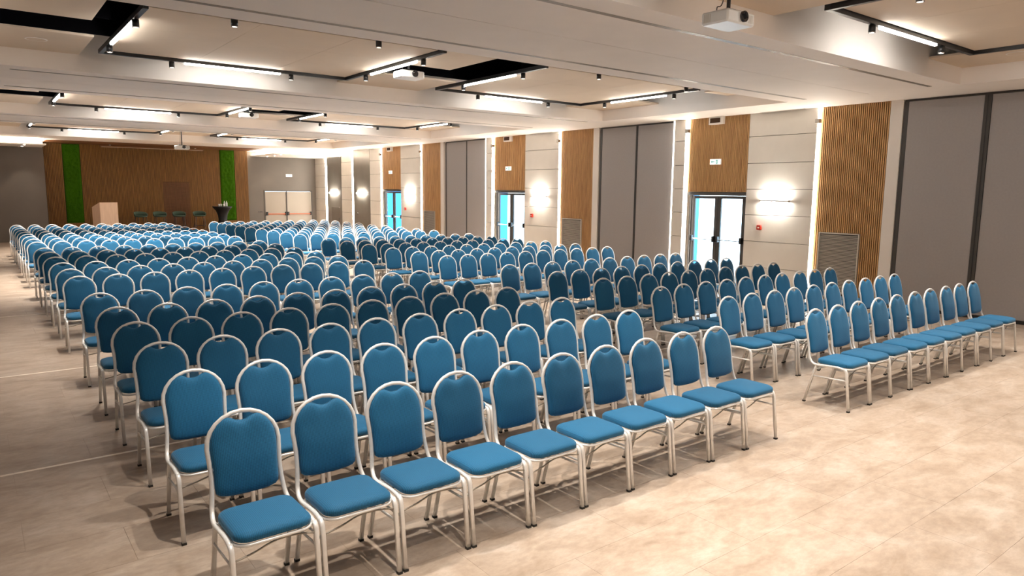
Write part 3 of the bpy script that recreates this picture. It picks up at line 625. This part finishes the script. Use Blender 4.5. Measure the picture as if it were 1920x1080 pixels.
# back pad
half = [(0.0, 0.488), (0.06, 0.4885), (0.11, 0.492), (0.145, 0.500), (0.162, 0.515), (0.166, 0.545), (0.165, 0.60), (0.166, 0.65), (0.170, 0.70), (0.1715, 0.745), (0.166, 0.79), (0.150, 0.832), (0.125, 0.866), (0.098, 0.887), (0.078, 0.893), (0.055, 0.886), (0.028, 0.871), (0.0, 0.866)]
loop = half + [(-x, z) for x, z in reversed(half[1:-1])]
cz = 0.68; R = []
for s_, d_ in ((0.25, 0.022), (0.80, 0.019), (0.95, 0.010), (1.0, 0.0), (1.0, -0.006), (0.97, -0.018), (0.90, -0.025), (0.80, -0.0295), (0.65, -0.0325), (0.45, -0.0345), (0.2, -0.0355)):
    R.append([(x * s_, fy(cz + (z - cz) * s_) + d_, cz + (z - cz) * s_) for x, z in loop])
PARTS['backrest'] = (MB().rings([list(reversed(r)) for r in R]), 'fabric')
fl_path = [(0, -0.450, 0.409), (0, -0.466, 0.400), (0, -0.476, 0.380), (0, -0.482, 0.335), (0, -0.5185, 0.012)]
rl_path = [(0, -0.165, 0.398), (0, -0.150, 0.345), (0, -0.058, 0.012)]
front_leg = MB().tube(fl_path, 0.0125, 0.0115, n=8, ref=(1, 0, 0), square=True); rear_leg = MB().tube(rl_path, 0.012, 0.010, n=8, ref=(1, 0, 0), square=True)
foot_f = MB().box(-0.0135, 0.0135, -0.5325, -0.5065, 0.0, 0.014); foot_r = MB().box(-0.013, 0.013, -0.07, -0.0455, 0.0, 0.014)
stretch = MB().tube([(0, -0.132, 0.285), (0, -0.486, 0.298)], 0.008, 0.006, n=6)
PARTS['brace'] = (MB().tube(catmull([(-0.2, -0.484, 0.335), (-0.1, -0.47, 0.348), (0, -0.46, 0.372), (0.1, -0.47, 0.378), (0.2, -0.482, 0.365)], 3), 0.0045, n=6), 'alu_dark')
PARTS['cross_bar'] = (MB().tube([(-0.19, -0.152, 0.35), (0.19, -0.152, 0.35)], 0.007, n=6), 'alu')
me = {k: mb.mesh(k, m, 2 if m == 'fabric' else True) for k, (mb, m) in PARTS.items()}
legf_me = front_leg.mesh('leg', 'alu', True); legr_me = rear_leg.mesh('leg', 'alu', True); st_me = stretch.mesh('stretcher', 'alu', True)
ff_me = foot_f.mesh('foot_cap', 'rubber'); fr_me = foot_r.mesh('foot_cap', 'rubber')
ROWS = [3.740, 4.780, 5.784, 6.787, 7.742, 8.907, 10.767, 11.789, 12.834, 13.939, 15.045, 16.108, 17.960, 18.98, 20.0, 21.02, 22.04, 23.06, 24.08, 25.10, 26.12]
CX_0, CDX, AIS = 1.0588, 0.45172, 1.64397
def col_x(i): return CX_0 + CDX * i if i < 10 else CX_0 + CDX * (i - 1) + AIS
proto = link('banquet_chair', None)
kids = []
for k in ('seat', 'backrest', 'back_frame', 'seat_frame', 'brace', 'cross_bar'): kids.append((link(k, me[k], proto), None))
for sx in (-1, 1):
    a = link('leg', legf_me, proto, (0.207 * sx, 0, 0)); kids.append((a, ff_me))
    b = link('leg', legr_me, proto, (0.196 * sx, 0, 0)); kids.append((b, fr_me))
    kids.append((link('stretcher', st_me, proto, (0.2015 * sx, 0, 0)), None))
def chair(row, col, first):
    r = proto if first else proto.copy()
    if not first: COL.objects.link(r)
    r.location = (col_x(col) + random.uniform(-.002, .002), ROWS[row] + random.uniform(-.008, .008), 0)
    r.rotation_euler = (0, 0, random.uniform(-.006, .006))
    blk = 'left' if col < 10 else 'right'; c = col if col < 10 else col - 10
    seat_w = {0: 'leftmost', 9: 'rightmost'}.get(c, ORD[c] + ' from left')
    row_w = 'front row' if row == 0 else ORD[row] + ' row from the front'
    tag(r, 'blue silver-framed banquet chair, %s in %s, %s seating block' % (seat_w, row_w, blk), 'chair', 'blue banquet chairs in rows')
    for k, foot in kids:
        if first: c_ = k
        else: c_ = k.copy(); COL.objects.link(c_); c_.parent = r
        if foot is not None and row < 6: link('foot_cap', foot, c_)
todo = [(r, c) for r in range(15) for c in range(20)]
for i, (r, c) in enumerate(todo[1:]): chair(r, c, False)
chair(0, 0, True)
# the 120 farthest chairs as one object
src = []
for k, (mb, m) in PARTS.items(): src.append((mb, (0, 0, 0), 0 if m == 'fabric' else 1))
for sx in (-1, 1): src += [(front_leg, (0.207 * sx, 0, 0), 1), (rear_leg, (0.196 * sx, 0, 0), 1), (stretch, (0.2015 * sx, 0, 0), 1)]
big = MB()
for row in range(15, 21):
    for col in range(20):
        X, Y = col_x(col) + random.uniform(-.003, .003), ROWS[row] + random.uniform(-.01, .01)
        for mb, o, mi in src:
            big.cur = mi; big.add([(v[0] + o[0] + X, v[1] + o[1] + Y, v[2] + o[2]) for v in mb.v], mb.f)
tag(obj('banquet_chair_rows', big, ['fabric', 'alu'], smooth=True), 'six farthest rows of small blue chairs before the stage', 'chairs', kind='stuff')
